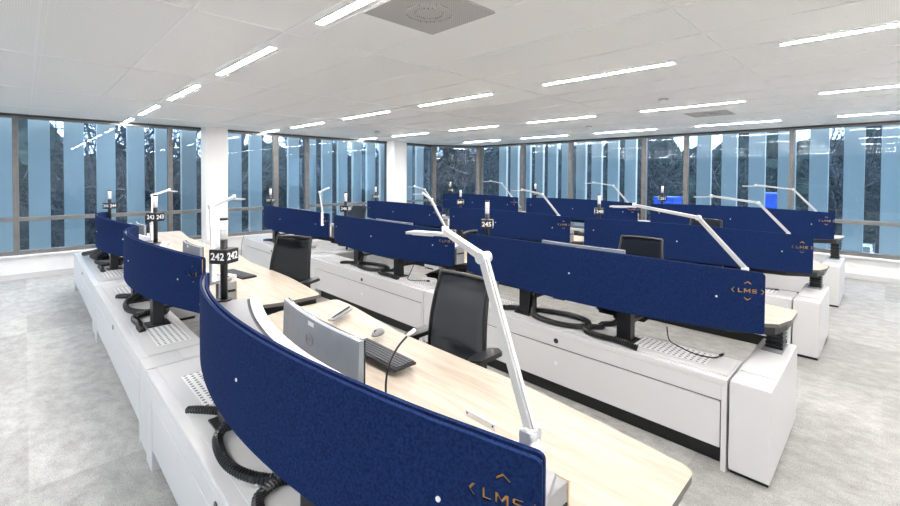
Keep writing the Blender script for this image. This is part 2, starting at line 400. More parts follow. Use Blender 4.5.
# logo outlines in (x, z): x to the reader's right
def chev(cx, cz, w, h, th, ang):
    pts = [(-w, 0), (-w+.0, th*1.25), (0, h+th*1.25), (w, th*1.25), (w, 0), (0, h)]
    c, s = math.cos(ang), math.sin(ang)
    return [(cx+x*c-(z-h/2)*s, cz+x*s+(z-h/2)*c) for x, z in pts]
def logo():
    th = .0078
    polys = []
    polys.append(chev(0, .052, .021, .015, .008, 0)); polys.append(chev(0, -.052, .021, .015, .008, PI))
    polys.append(chev(-.086, 0, .018, .016, .008, PI/2)); polys.append(chev(.086, 0, .018, .016, .008, -PI/2))
    h = .0155
    x = -.060; polys.append([(x, -h), (x+.028, -h), (x+.028, -h+th), (x+th, -h+th), (x+th, h), (x, h)])
    x = -.023; W = .040
    polys.append([(x, -h), (x+th, -h), (x+th, h-.012), (x+W/2, -h+.004), (x+W-th, h-.012), (x+W-th, -h), (x+W, -h), (x+W, h), (x+W-th*1.1, h), (x+W/2, -h+.015), (x+th*1.1, h), (x, h)])
    x = .026; W = .031; c = .006; m = th/2
    polys.append([(x, -h), (x+W-c, -h), (x+W, -h+c), (x+W, m-c*.3), (x+W-c, m), (x+th, m+.001), (x+th, h-th), (x+W, h-th), (x+W, h), (x+c, h), (x, h-c), (x, -m+c*.3), (x+c, -m), (x+W-th, -m-.001), (x+W-th, -h+th), (x, -h+th)])
    return polys
ZB = .765
def ztop(u): return 1.13+.04*(1-((u-UC)/HALF)**2)
def make_felt(off0, th, dz=0, du=0, holes=True):
    """bent felt sheet: off0 = offset of the outer face, th = thickness"""
    bm = bmesh.new()
    ua, ub = UC-HALF+du, UC+HALF-du
    us = [ua+.27+(ub-.05-ua-.27)*k/28 for k in range(29)]
    front = {}; back = {}
    def V(d, off, u, z):
        key = (round(u, 5), round(z, 5))
        if key not in d: d[key] = bm.verts.new(P(u, off, z))
        return d[key]
    zt = lambda u: ztop(u)+dz
    zb = ZB-dz
    polys = []
    for a, b in zip(us[:-1], us[1:]): polys.append(([(a, zb), (b, zb), (b, zt(b)), (a, zt(a))], []))
    r = .018
    arc = lambda cx, cz, a0, a1: [(cx+r*math.cos(a0+(a1-a0)*k/5), cz+r*math.sin(a0+(a1-a0)*k/5)) for k in range(6)]
    sN = us[0]; sF = us[-1]
    near = [(sN, zb), (sN, zt(sN))]+arc(ua+r, zt(ua+r)-r, PI/2, PI)+arc(ua+r, zb+r, PI, 1.5*PI)
    far = [(sF, zt(sF)), (sF, zb)]+arc(ub-r, zb+r, -PI/2, 0)+arc(ub-r, zt(ub-r)-r, 0, PI/2)
    hl = []
    if holes:
        cu, cz = .162, 1.018
        hl = [[(cu-x*.78, cz+z*.86) for x, z in q] for q in logo()]
    polys.append((near, hl)); polys.append((far, []))
    for outer, hs in polys:
        loops = [outer]+hs; flat = [q for l in loops for q in l]
        tris = tessellate_polygon([[Vector((x, z, 0)) for x, z in l] for l in loops])
        for d, off in ((front, off0), (back, off0+th)):
            for t in tris:
                vs = [V(d, off, *flat[i]) for i in t]
                if len(set(vs)) == 3:
                    try: bm.faces.new(vs)
                    except ValueError: pass
    edges = {}
    def side(loop):
        n = len(loop)
        for i in range(n):
            a, b = loop[i], loop[(i+1) % n]
            try: bm.faces.new((V(front, off0, *a), V(front, off0, *b), V(back, off0+th, *b), V(back, off0+th, *a)))
            except ValueError: pass
    per = near[1:]+[near[0]]
    for q in hl: side(q)
    # outer rim
    rim = [(u, zb) for u in us]+far[2:]+[far[0]]+[(u, zt(u)) for u in us[::-1][1:]]+near[2:]
    side(rim)
    bmesh.ops.recalc_face_normals(bm, faces=bm.faces)
    me = bpy.data.meshes.new('felt'); bm.to_mesh(me); bm.free(); return me
def bent_plate(off0, off1, z0, z1, ua, ub, n=24, mi=0):
    bm = bmesh.new(); R = []
    for k in range(n+1):
        u = ua+(ub-ua)*k/n
        R.append([bm.verts.new(P(u, o_, z)) for o_, z in ((off0, z0), (off1, z0), (off1, z1), (off0, z1))])
    for a, b in zip(R[:-1], R[1:]):
        for k in range(4): bm.faces.new((a[k], a[(k+1) % 4], b[(k+1) % 4], b[k]))
    bm.faces.new(R[0]); bm.faces.new(R[-1][::-1]); bmesh.ops.recalc_face_normals(bm, faces=bm.faces)
    return bm
def bm_obj(bm, name, m, parent):
    me = bpy.data.meshes.new(name); bm.to_mesh(me); bm.free(); me.materials.append(m)
    o = bpy.data.objects.new(name, me); COL.objects.link(o); o.parent = parent; return o

DZ = .75
def smooth_path(pts, n=8):
    pts = [Vector(q) for q in pts]; out = []
    for i in range(len(pts)-1):
        p0 = pts[max(i-1, 0)]; p1 = pts[i]; p2 = pts[i+1]; p3 = pts[min(i+2, len(pts)-1)]
        for k in range(n):
            t = k/n; out.append(.5*((2*p1)+(-p0+p2)*t+(2*p0-5*p1+4*p2-p3)*t*t+(-p0+3*p1-3*p2+p3)*t**3))
    out.append(pts[-1]); return out
def hose(pts, r=.0225, nseg=8):
    q = smooth_path(pts, 24)
    # resample and modulate the radius into ribs
    L = [0]
    for a, b in zip(q[:-1], q[1:]): L.append(L[-1]+(b-a).length)
    step = .0050; n = int(L[-1]/step); path = []; rad = []; j = 0
    for i in range(n+1):
        s = L[-1]*i/n
        while j < len(L)-2 and L[j+1] < s: j += 1
        f = (s-L[j])/max(1e-6, L[j+1]-L[j]); path.append(q[j].lerp(q[j+1], f)); rad.append(r if i % 3 else r*.80)
    mb = MB(); mb.tube(path, rad, nseg); 
    for f in mb.bm.faces: f.smooth = False
    return mb
def make_desk():
    t = empty('control_desk')
    # desktop outline
    ga = lambda u: .40+.12*((u-UC)/HALF)**4
    back = [(ga(u), u) for u in [2.40-.21*k for k in range(11)]]       # far to near
    pts = [(.62, .06), (.80, .015), (1.09, .015), (1.13, .35), (1.165, .75), (1.165, 1.25), (1.16, 1.7), (1.21, 2.1), (1.25, 2.42), (1.25, 2.635), (.80, 2.635), (.60, 2.56)]+back
    rr = [0, .02, .045, 0, .1, .1, .1, .1, .08, .05, .03, 0]+[0]*len(back)
    poly = rounded([(x, y) for x, y in pts], rr)
    mb = MB(); mb.prism(poly, DZ-.025, DZ, 0, 1); top = mb.build('desktop', [m_wood, m_edge], t)
    cxx = .68
    inn = [(cxx+(x-cxx)*.965, 1.345+(y-1.345)*.985) for x, y in poly]
    MB().prism(inn, DZ-.075, DZ-.025).build('underframe', m_black, t)
    # legs
    for u in (.87, 1.72):
        lg = MB().box(.135, .21, u-.05, u+.05, CABH+.012, .93, .004).build('lifting_leg', m_black, t)
        MB().box(.10, .25, u-.075, u+.075, CABH+.0035, CABH+.014, .003).build('foot_plate', m_black, lg)
        MB().box(.15, .75, u-.03, u+.03, DZ-.095, DZ-.0755).build('support_bar', m_black, lg)
    b = MB(); z = CABH+.004
    u, v = .10, .80
    nb = 5; hz_ = (DZ-.075-z)/nb
    for k in range(nb):
        b.box(v-.07, v+.07, u-.05, u+.05, z+hz_*k+.004, z+hz_*(k+1)-.004, .006); b.box(v-.058, v+.058, u-.04, u+.04, z+hz_*k-.0, z+hz_*(k+1))
    b.build('bellows_column', m_black, t)
    # raised shelf behind the screen
    bm_obj(bent_plate(.045, .245, .930, .950, .10, 2.49), 'equipment_shelf', m_plate, t)
    rail = bm_obj(bent_plate(.262, .322, .925,   .952, .15, 2.49), 'white_rail', m_white, t)
    bm_obj(bent_plate(.245, .262, .915, .945, .15, 2.49), 'shelf_edge', m_black, t)
    for u in (.16, 2.40):
        e = MB().box(.40, .515, u, u+.06, DZ, .925, .002).build('shelf_support', m_plate, t)
        MB().box(.515, .521, u-.003, u+.06, DZ, .928).build('oak_lipping', m_woodedge, e)
        MB().box(.41, .51, u-.004, u+.001, .855, .872).build('cable_slot', m_black, e)
    # acoustic screen
    me = make_felt(0, .012); me.materials.append(m_felt); s = bpy.data.objects.new('acoustic_screen', me); COL.objects.link(s); s.parent = t
    me = make_felt(.024, .012, 0, 0, False); me.materials.append(m_felt); o = bpy.data.objects.new('inner_felt', me); COL.objects.link(o); o.parent = s
    me = make_felt(.0125, .0105, -.012, .008, False); me.materials.append(m_black); o = bpy.data.objects.new('screen_core', me); COL.objects.link(o); o.parent = s
    bm_obj(bent_plate(.0060, .0119, .935, 1.095, .085, .29, 6), 'logo_backing', m_ochre, s)
    bm_obj(bent_plate(.0135, .0185, .79, 1.115, 2.20, 2.50, 6), 'ochre_edge', m_ochre, s)
    bm_obj(bent_plate(.0135, .0185, .79, 1.120, .084, .14, 3), 'ochre_edge', m_ochre, s)
    for u, z in ((.315, .965), (1.25, .975), (2.34, .985)):
        c = P(u, -.002, z); n = gn(u); mb = MB(); mb.tube([c, c-Vector((-n[0], -n[1], 0))*.003], .0065, 12); mb.build('fixing_pin', m_txt, s)
    # hoses
    z0 = CABH+.004+.022
    hose([(.20, 1.66, .70), (.17, 1.64, .62), (.08, 1.58, z0+.01), (.06, 1.36, z0), (.15, 1.18, z0), (.28, 1.22, z0), (.32, 1.42, z0), (.24, 1.66, z0), (.17, 1.80, z0), (.10, 1.90, z0-.004), (.06, 1.96, CABH+.01)]).build('cable_hose', m_hose, t)
    hose([(.22, .92, .70), (.24, .98, .62), (.28, 1.10, z0+.006), (.24, 1.34-.26, z0), (.17, 1.15, z0), (.08, 1.12, z0), (.05, 1.02, z0), (.06, .90, z0), (.05, .80, z0-.002), (.06, .74, CABH+.01)]).build('cable_hose', m_hose, t)
    return t

def make_endblock():
    t = empty('end_cabinet')
    mb = MB().box(0, .95, 0, .195, .03, CABH, .004); mb.build('end_carcass', m_white, t)
    MB().box(.03, .92, .01, .19, 0, .03).build('plinth', m_black, t)
    MB().box(.20, .95-.14, .012, .183, CABH, CABH+.004, .001).build('end_cover', m_white, t)
    MB().box(.66, .90, .045, .16, CABH+.0035, CABH+.009).build('bellows_plate', m_grey, t)
    return t

# ------------------------------------------------------------------ things on the desks
def make_lamp(e, wv, hd):
    t = empty('desk_lamp')     # origin at the clamp on the shelf level (z=0 is .952 of the room)
    MB().lathe([(.026, -.0), (.026, .003), (.0235, .006), (.0235, .165), (.020, .168)]).build('lamp_base', m_alu, t)
    a = Vector((.0, .0, .175)); e = Vector(e); wv = Vector(wv); hd = Vector(hd)
    s = Vector((1, 0, 0))
    j = MB().tube([a+Vector((-.022, 0, .004)), a+Vector((.022, 0, .004))], .018, 16)
    for k in (-.018, 0, .018): j.box(k-.006, k+.006, -.016, .016, .155, .195, .003)
    j.build('lamp_joint', m_alu, t)
    MB().beam(a+Vector((0, .0, .015)), e, .021, .021, s).beam(a+Vector((-.001, -.012, .022)), e+Vector((0, -.014, 0)), .004, .010, s).build('lamp_arm', m_lampw, t)
    MB().tube([e+Vector((-.018, 0, 0)), e+Vector((.020, 0, 0))], .016, 16).build('lamp_joint', m_alu, t)
    MB().beam(e, wv, .020, .020).build('lamp_arm', m_lampw, t)
    MB().cyl(wv.x, wv.y, wv.z-.02, wv.z+.018, .014).build('lamp_joint', m_alu, t)
    d = (hd-wv).normalized()
    hm = MB().beam(wv-d*.01+Vector((0, 0, -.012)), hd+Vector((0, 0, -.012)), .035, .012, Vector((0, 0, 1)), 0, .062, .010).build('lamp_head', m_lampw, t)
    MB().beam(wv+d*.05+Vector((0, 0, -.0195)), hd-d*.02+Vector((0, 0, -.0195)), .03, .003).build('lamp_diffuser', m_glow, hm)
    return t
DIG = {}
def make_post():
    t = empty('signal_light_post')
    MB().cyl(0, 0, 0, .008, .045, 24).cyl(0, 0, .008, .375, .021, 20).build('post', m_black, t)
    MB().cyl(0, 0, .378, .497, .021, 20).build('light_lens', m_glow, t)
    mb = MB().cyl(0, 0, .497, .512, .0225, 20); mb.build('post_cap', m_black, t)
    mb = MB()
    for z in (.378, .434): mb.cyl(0, 0, z, z+.003, .0218, 20)
    mb.build('lens_ring', m_grey, t)
    b = MB(); a = math.radians(215)
    r = .058; b.box(-r, r, -r, r, .235, .322, .003)
    o = b.build('number_sign', m_black, t); o.rotation_euler = (0, 0, a)
    return t
def add_number(t, n):
    me = DIG.get(n)
    if me is None: me = text_mesh(str(n), .062); me.materials.append(m_txt); DIG[n] = me
    sign = [c for c in t.children if c.name.startswith('number_sign')][0]
    for k in (0, 1, 3):
        o = bpy.data.objects.new('sign_number', me); COL.objects.link(o); o.parent = sign
        d = Vector((math.cos(k*PI/2), math.sin(k*PI/2), 0)); o.location = d*.0588+Vector((0, 0, .278)); o.rotation_euler = (PI/2, 0, k*PI/2+PI/2)

def make_monitor():
    t = empty('monitor')    # faces +x, centre bottom at desk
    W_, H_ = .385, .34
    n = 10; bm = bmesh.new(); R = []
    for k in range(n+1):
        y = -W_+2*W_*k/n; bow = .028*(y/W_)**2
        R.append([bm.verts.new((x, y, z)) for x, z in ((-.018+bow, .0), (.012+bow, .0), (.012+bow, H_), (-.010+bow, H_))])
    for a, b in zip(R[:-1], R[1:]):
        for k in range(4): bm.faces.new((a[k], a[(k+1) % 4], b[(k+1) % 4], b[k]))
    bm.faces.new(R[0]); bm.faces.new(R[-1]); bmesh.ops.recalc_face_normals(bm, faces=bm.faces)
    s = bm_obj(bm, 'monitor_shell', m_monback, t)
    bm = bmesh.new(); R = []
    for k in range(n+1):
        y = (-W_+2*W_*k/n); bow = .028*(y/W_)**2
        R.append([bm.verts.new((x+bow, y, z)) for x, z in ((.012, .0), (.020, .0), (.020, H_), (.012, H_))])
    for a, b in zip(R[:-1], R[1:]):
        for k in range(4): bm.faces.new((a[k], a[(k+1) % 4], b[(k+1) % 4], b[k]))
    bm.faces.new(R[0]); bm.faces.new(R[-1]); bmesh.ops.recalc_face_normals(bm, faces=bm.faces)
    bm_obj(bm, 'screen', m_screen, t)
    # round emblem on the back, label, port cover
    mb = MB(); mb.tube([(-.0170, .036*math.cos(a*PI/16), .21+.036*math.sin(a*PI/16)) for a in range(33)], .0022, 6)
    em = mb.build('back_emblem', m_grey, t)
    me = text_mesh('DELL', .025, .0006); me.materials.append(m_grey); o = bpy.data.objects.new('emblem_letters', me); COL.objects.link(o); o.parent = em
    o.location = (-.0170, 0, .21); o.rotation_euler = (PI/2, 0, -PI/2)
    MB().box(-.0135, -.0115, -.035, .02, .295, .320).build('sticker', m_txt, t)
    mb = MB(); mb.box(-.0215, -.0155, -.07, .07, .012, .075, .002); mb.build('stand_bracket', m_grey, t)
    return t
def add_stand(t, h):
    mb = MB().beam((-.035, 0, -h), (-.03, 0, .06), .07, .02, Vector((1, 0, 0))).box(-.12, .10, -.13, .13, -h, -h+.012, .003)
    mb.box(-.035, -.01, -.03, .03, .02, .07); mb.build('monitor_stand', m_alu, t)

def make_chair():
    t = empty('office_chair')  # faces -x; origin on floor
    mb = MB()
    for k in range(5):
        a = 2*PI*k/5+.3; mb.beam((0, 0, .10), (.30*math.cos(a), .30*math.sin(a), .075), .05, .035, Vector((0, 0, 1)), 0, .032, .025)
    mb.cyl(0, 0, .07, .14, .035); mb.build('star_base', m_black, t)
    for k in range(5):
        a = 2*PI*k/5+.3; x, y = .30*math.cos(a), .30*math.sin(a); m2 = MB()
        for s in (-1, 1): m2.tube([(x-s*.012*math.sin(a)*1, y+s*.012*math.cos(a), .029), (x-s*.026*math.sin(a), y+s*.026*math.cos(a), .029)], .028, 14)
        m2.cyl(x, y, .03, .075, .008, 8); m2.build('caster', m_black, t)
    MB().cyl(0, 0, .14, .40, .022).cyl(0, 0, .14, .28, .032).build('gas_column', m_black, t)
    MB().box(-.14, .16, -.10, .10, .37, .42, .012).build('tilt_mechanism', m_black, t)
    # seat
    bm = bmesh.new(); bmesh.ops.create_cube(bm, size=1)
    for v in bm.verts: v.co = Vector((v.co.x*.48, v.co.y*.47, v.co.z*.065+.455))
    bmesh.ops.bevel(bm, geom=list(bm.edges), offset=.03, segments=4, affect='EDGES')
    bmesh.ops.subdivide_edges(bm, edges=[e for e in bm.edges if e.calc_length() > .2], cuts=4, use_grid_fill=True)
    for v in bm.verts:
        if v.co.z > .46: v.co.z += .015*math.cos(v.co.y*5)-.03*max(0, -(v.co.x+.12))/.12
    for f in bm.faces: f.smooth = True
    bm_obj(bm, 'seat', m_chairf, t)
    # back: frame + mesh, rising behind the seat (+x)
    def bp(y, s):    # s 0..1 height
        x = .22+.02*s+.045*math.sin(s*PI)*-.6+.05*s*s - .08*(1-(abs(y)/.23)**2)*.35+.03
        return Vector((x, y, .47+s*.62))
    def hw(s): return .225-.035*s+.01*math.sin(s*PI)
    loop = [(-1, s/10) for s in range(11)]
    pts = [bp(-hw(s/12), s/12) for s in range(0, 13)]+[bp(hw(1)*q, 1+.018*(1-q*q)) for q in (-.85, -.5, 0, .5, .85)]+[bp(hw(s/12), s/12) for s in range(12, -1, -1)]+[bp(q*hw(0), 0) for q in (.5, 0, -.5)]
    sp = smooth_path(pts+[pts[0]], 3)
    mb = MB(); mb.tube(sp, .0145, 8, cap=False); fo = mb.build('back_frame', m_black, t)
    bm = bmesh.new(); G = []
    for i in range(13):
        s = i/12; G.append([bm.verts.new(bp(hw(s)*(-1+2*k/8), s+ (.018*(1-(-1+2*k/8)**2) if i == 12 else 0))) for k in range(9)])
    for a, b in zip(G[:-1], G[1:]):
        for k in range(8): bm.faces.new((a[k], a[k+1], b[k+1], b[k])).smooth = True
    geom = bmesh.ops.solidify(bm, geom=list(bm.faces), thickness=.004)
    bm_obj(bm, 'backrest', m_net, t)
    mb = MB(); mb.tube(smooth_path([bp(.20*q, .30+.10*(1-q*q))+Vector((.012, 0, 0)) for q in (-1, -.7, -.35, 0, .35, .7, 1)], 4), .006, 6)
    mb.build('lumbar_band', m_black, t)
    MB().beam((.12, 0, .39), (.27, 0, .47), .10, .03).beam((.27, 0, .46), (.275, 0, .60), .09, .025, Vector((1, 0, 0))).build('back_support', m_black, t)
    for s in (-1, 1):
        m2 = MB(); y = s*.265
        m2.beam((.08, s*.16, .40), (.08, y, .40), .05, .02).beam((.08, y, .39), (.15, y, .692), .055, .022, Vector((1, 0, 0))); m2.build('armrest_post', m_black, t)
        pl = rounded([(.07, y-.04), (.31, y-.045), (.31, y+.045), (.07, y+.04)], [.035]*4)
        m2 = MB(); m2.prism(pl, .692, .718); bmesh.ops.bevel(m2.bm, geom=[e for e in m2.bm.edges if abs(e.verts[0].co.z-e.verts[1].co.z) < .001 and e.verts[0].co.z > .71], offset=.008, segments=2, affect='EDGES'); m2.build('armrest_pad', m_black, t)
    return t

def make_keyboard():
    t = empty('keyboard')   # length along y, faces +x
    MB().box(-.066, .066, -.22, .22, 0, .014, .003).build('keyboard_case', m_woodedge if False else m_black, t)
    mb = MB()
    for r in range(6):
        for c in range(21):
            x = -.054+r*.0195; y = -.210+c*.0202
            mb.box(x-.0001, x+.016, y, y+.0165, .0142, .0195)
    tag(mb.build('key_block', m_keys, t))
    return t
def make_mouse():
    t = empty('computer_mouse'); bm = bmesh.new(); bmesh.ops.create_uvsphere(bm, u_segments=16, v_segments=10, radius=1)
    for v in bm.verts: v.co = Vector((v.co.x*.055, v.co.y*.031, max(0, v.co.z)*.034))
    for f in bm.faces: f.smooth = True
    bm_obj(bm, 'mouse_shell', m_grey, t); MB().box(-.04, -.02, -.002, .002, .022, .034).build('scroll_wheel', m_black, t); return t

# ------------------------------------------------------------------ lay out the four rows
cab0, desk0, end0, lampA, lampB, lamp0, post0, mon0, chair0 = make_cabinet(), make_desk(), make_endblock(), make_lamp((.065, .205, .555), (.30, .60, .57), (.27, .77, .565)), make_lamp((.03, .15, .50), (.22, .26, .56), (.30, .33, .55)), make_lamp((-.05, .25, .49), (.09, .72, .54), (.06, .89, .535)), make_post(), make_monitor(), make_chair()
used = set()
def inst(proto):
    if proto.name not in used: used.add(proto.name); return proto
    return copy_tree(proto)
X0 = [.50, 2.86, 5.22, 7.58]
RN = ['nearest desk row at left', 'second desk row', 'third desk row', 'rearmost desk row']
BN = ['near end', 'middle', 'far end']
num = 242
chair_lab = {}
for r in range(4):
    for b in range(3):
        dz = (.0, .0, .0, .10)[r] + (.02 if (r, b) == (0, 1) else 0) - (.03 if (r, b) == (0, 0) else 0)
        y = U0+PITCH*b; pos = '%s of the %s' % (BN[b], RN[r])
        e = inst(end0); e.location = (X0[r], y, 0); tag(e, 'deep white end cabinet, %s' % pos, 'cabinet', 'white end cabinets of the desk rows')
        c = inst(cab0); c.location = (X0[r], y, 0); tag(c, 'long low white cable cabinet, %s' % pos, 'cabinet', 'white cable cabinets under the desks')
        d = copy_tree(desk0); d.location = (X0[r]+(.045, .03, 0, 0)[r]*b, y, dz)
        tag(d, 'oak control desk with curved blue screen, %s' % pos, 'desk', 'control desks with blue screens')
        if dz:      # legs stretch down so that the feet stay on the cabinet
            for ch in d.children:
                if ch.name.startswith(('lifting_leg', 'bellows_column', 'cable_hose')):
                    ztop_ = .93 if ch.name.startswith('lift') else .70; ch.scale = (1, 1, (ztop_+dz-CABH-.0035)/(ztop_-CABH-.0035)); ch.location = (0, 0, -dz+(CABH+.0035)*(1-ch.scale[2]))
        lv, lu = ((.335, .155), (.41, .155), (.53, .16))[b] if r == 0 else (.30, .19 if r == 1 else .28)
        lp = inst(lampA if (r, b) == (0, 0) else lampB if r == 0 else lamp0); lp.location = (X0[r]+lv, y+lu,   .9505+dz); lp.rotation_euler = (0, 0, -.5 if (r, b) == (1, 2) else -.25 if (r, b) == (1, 1) else 0)
        tag(lp, 'white articulated desk lamp, %s' % pos, 'desk lamp', 'white articulated desk lamps')
        po = copy_tree(post0); pu, pv = (2.46, .375) if (r, b) == (0, 0) else (2.36, .40)
        if r == 0 and b: pv = (.48, .39)[b-1]
        po.location = (X0[r]+pv-.0, y+pu, .9505+dz) 
        tag(po, 'black signal post numbered %d, %s' % (num, pos), 'signal light', 'signal light posts with number signs')
        add_number(po, num); num += 1
        mo = copy_tree(mon0); h = (.0 if r == 0 and b == 0 else (.03 if r == 0 else .055))
        mx, my, rz = (X0[r]+.47, y+1.43, 0)
        if (r, b) == (0, 0): mx, my, rz = (.955, U0+1.56, math.radians(-3))
        zb = DZ+dz-.03+h
        if (r, b) == (0, 0): zb = .72
        hh = zb-(DZ+dz)
        mo.location = (mx+.05, my, zb+.0 if hh > 0 else DZ+.0); 
        mo.location.z = max(zb, DZ+.004+dz)
        add_stand(mo, mo.location.z-DZ-dz); mo.rotation_euler = (0, 0, rz)
        if (r, b) == (0, 0): mo.scale = (1, 1.10, .80)
        elif r == 0: mo.scale = (1, .8, .72); mo.location.y += .30; mo.location.x += .12
        tag(mo, 'wide silver monitor, %s' % pos, 'monitor', 'wide monitors on the desks')
for o in (desk0, post0, mon0):
    for ch in list(o.children):
        for g2 in list(ch.children): bpy.data.objects.remove(g2)
        bpy.data.objects.remove(ch)
    bpy.data.objects.remove(o)

chairs = [((1.60, 1.80), 2, 1, 'black mesh office chair with armrests at the nearest oak desk'),
          ((1.60, 3.93), 28, 1, 'black office chair turned sideways further along the nearest desk row'),
          ((4.07, 1.70), 3, 1, 'black office chair showing above the near blue screen of the second row'),
          ((3.98, 4.05), -75, .9, 'black office chair pushed under the middle desk of the second row'),
          ((4.35, 7.20), 8, 1, 'black office chair at the far desk of the second row'),
          ((6.68, 1.83), 0, 1, 'black office chair whose top shows above the near screen of the third row')]
for (x, y), a, sz, lab in chairs:
    c = inst(chair0); c.location = (x, y, 0); c.scale = (1, 1, sz); c.rotation_euler = (0, 0, math.radians(a)); tag(c, lab, 'chair', 'black office chairs')

kb0 = make_keyboard(); ms0 = make_mouse()
kbs = [((1.33, 1.87, DZ), 0, 'black keyboard on the oak desk right of the nearest monitor'),
       ((1.40, 4.22, DZ+.02), 8, 'black keyboard on the middle desk of the nearest row'),
       ((3.72, 2.75, DZ), 0, 'black keyboard on the near desk of the second row'),
       ((6.0, 5.2, DZ), 0, 'black keyboard on the middle desk of the third row')]
for (x, y, z), a, lab in kbs:
    k = inst(kb0); k.location = (x, y, z); k.rotation_euler = (0, 0, math.radians(a)); tag(k, lab, 'keyboard')
m = inst(ms0); m.location = (1.50, 2.13, DZ); m.rotation_euler = (0, 0, .4); tag(m, 'dark grey computer mouse on the oak desk behind the nearest monitor', 'mouse')
# small silver bracket on the near desk
t = empty('table_socket_flap', (1.235, 1.08, DZ)); MB().box(-.004, .004, -.075, .075, .004, .030, .001).build('flap_plate', m_alu, t)
mb = MB()
for s in (-1, 1): mb.tube([(-.006, s*.065, .02), (-.003, s*.065, .02)], .004, 8)
mb.build('flap_screw', m_black, t); tag(t, 'small silver metal flap lying on the oak desk near the lamp foot', 'socket flap')
# pen holder strip
t = empty('pen_tray', (1.53, 2.60, DZ)); t.rotation_euler = (0, 0, .55)
MB().box(-.14, .12, -.025, .025, 0, .012, .003).build('tray', m_grey, t); MB().tube([(-.12, 0, .018), (.12, .005, .018)], [.003, .006], 8).build('pen', m_black, t)
tag(t, 'narrow dark grey tray with a pen on the near oak desk', 'tray')
# gooseneck microphone beside the nearest monitor
t = empty('gooseneck_microphone', (1.07, 1.46, DZ))
MB().cyl(0, 0, 0, .02, .03).build('microphone_foot', m_black, t)
pth = smooth_path([(0, 0, .02), (.0, .0, .09), (.02, .0, .16), (.06, .0, .215), (.11, .0, .25)], 8)
MB().tube(pth, .0045, 8).build('gooseneck', m_black, t)
MB().tube([pth[-1], pth[-1]+Vector((.045, .0, .018))], [.008, .009], 12).build('microphone_head', m_alu, t)
tag(t, 'slim black gooseneck microphone bent over the nearest desk beside the monitor', 'microphone')
def tumbler(x, y, z, h, label):
    t = empty('silver_canister', (x, y, z)); MB().lathe([(.030, 0), (.030, h*.95), (.026, h)]).build('canister_body', m_alu, t); MB().lathe([(.018, h), (.018, h+.012)]).build('canister_cap', m_grey, t); tag(t, label, 'canister')
tumbler(1.15, 3.78, DZ+.02, .11, 'short silver canister on the desk just right of the nearest number post')

# loose cables
def cable(pts, r, label, plug=True, name='loose_cable', m=None):
    q = smooth_path(pts, 8); o = MB().tube(q, r, 6).build(name, m or m_black); tag(o, label, 'cable')
    if plug:
        d = (q[-1]-q[-2]).normalized(); MB().tube([q[-1], q[-1]+d*.035], .009, 8).build('cable_plug', m_black, o)
zt_ = CABH+.012
cable([(3.05, 1.02, .70), (3.10, 1.02, .60), (3.16, .98, zt_), (3.10, .86, zt_), (3.12, .76, zt_), (3.19, .74, zt_)], .004, 'thin black cable with plug on top of the second row cabinet near its end')
cable([(3.16, 3.78, .70), (3.10, 3.78, .60), (3.02, 3.72, zt_), (3.05, 3.60, zt_), (3.12, 3.52, zt_)], .004, 'thin cable with plug on the middle cabinet top of the second row')
cable([(3.25, 6.60, .70), (3.2, 6.62, .60), (3.16, 6.52, zt_), (3.2, 6.44, zt_), (3.26, 6.38, zt_)], .004, 'thin cable with plug on the far cabinet top of the second row')
cable([(3.13, 8.35, .80), (2.95, 8.33, .70), (2.83, 8.28, .50), (2.78, 8.20, .25), (2.79, 8.15, .08)], .006, 'grey cable hanging in front of the far cabinet of the second row', m=m_grey)
cable([(5.52, 1.0, .70), (5.5, 1.0, .60), (5.48, .92, zt_), (5.50, .80, zt_)], .004, 'thin cable with plug on the third row cabinet near its end')
# extra black hoses at the far end of row 1
for k, (a, b_) in enumerate((((.70, 7.1), (.60, 7.75)), ((.74, 6.95), (.66, 7.45)))):
    mb = hose([(a[0], a[1], .80), (a[0]-.02, a[1]+.15, .70), (b_[0], b_[1], CABH+.06), (b_[0]-.02, b_[1]+.15, CABH+.035)], .03)
    o = mb.build('ribbed_cable_hose', m_hose); tag(o, 'thick ribbed black hose draped under the far blue screen of the nearest row, %s one' % ('outer', 'inner')[k], 'cable hose')

# ------------------------------------------------------------------ outside
m_grass = noisy(mat('winter_grass', (.2, .25, .15), .95), (.08, .10, .07), (.16, .18, .13), .6, detail=8)
m_asph = noisy(mat('asphalt', (.16, .17, .18), .9), (.09, .10, .11), (.13, .14, .15), 2)
m_bark = noisy(mat('tree_bark', (.06, .05, .045), .9), (.02, .023, .028), (.11, .115, .125), 5)
m_ever = noisy(mat('dark_evergreen', (.03, .05, .035), .95), (.010, .018, .018), (.035, .05, .042), 2.5, detail=8, bump=1, dist=.3)
GZ = -4.3
o = MB().box(-70, 110, -70, 120, GZ-.3, GZ).build('ground_lawn', m_grass); tag(o, kind='structure')
o = MB().box(30, 64, -40, 34, GZ, GZ+.02).build('ground_car_park', m_asph); tag(o, kind='structure')
bm = bmesh.new(); gr = []       # unseen dark bank added behind the camera to dim sky reflections in the windows
rb = random.Random(9)
for i in range(70):
    row = []
    for j in range(14):
        t_ = j/13; row.append(bm.verts.new((-12-22*t_+rb.uniform(-.5, .5), -50+i*1.6+rb.uniform(-.4, .4), GZ-.1+ (12.5*min(1, t_*2.2) + (rb.uniform(-.6, .9) if j else 0)))))
    gr.append(row)
for a, b in zip(gr[:-1], gr[1:]):
    for j in range(13): bm.faces.new((a[j], b[j], b[j+1], a[j+1]))
me = bpy.data.meshes.new('ground_sky_blocker'); bm.to_mesh(me); bm.free(); me.materials.append(m_ever)
o = bpy.data.objects.new('ground_sky_blocker', me); COL.objects.link(o); tag(o, kind='structure')
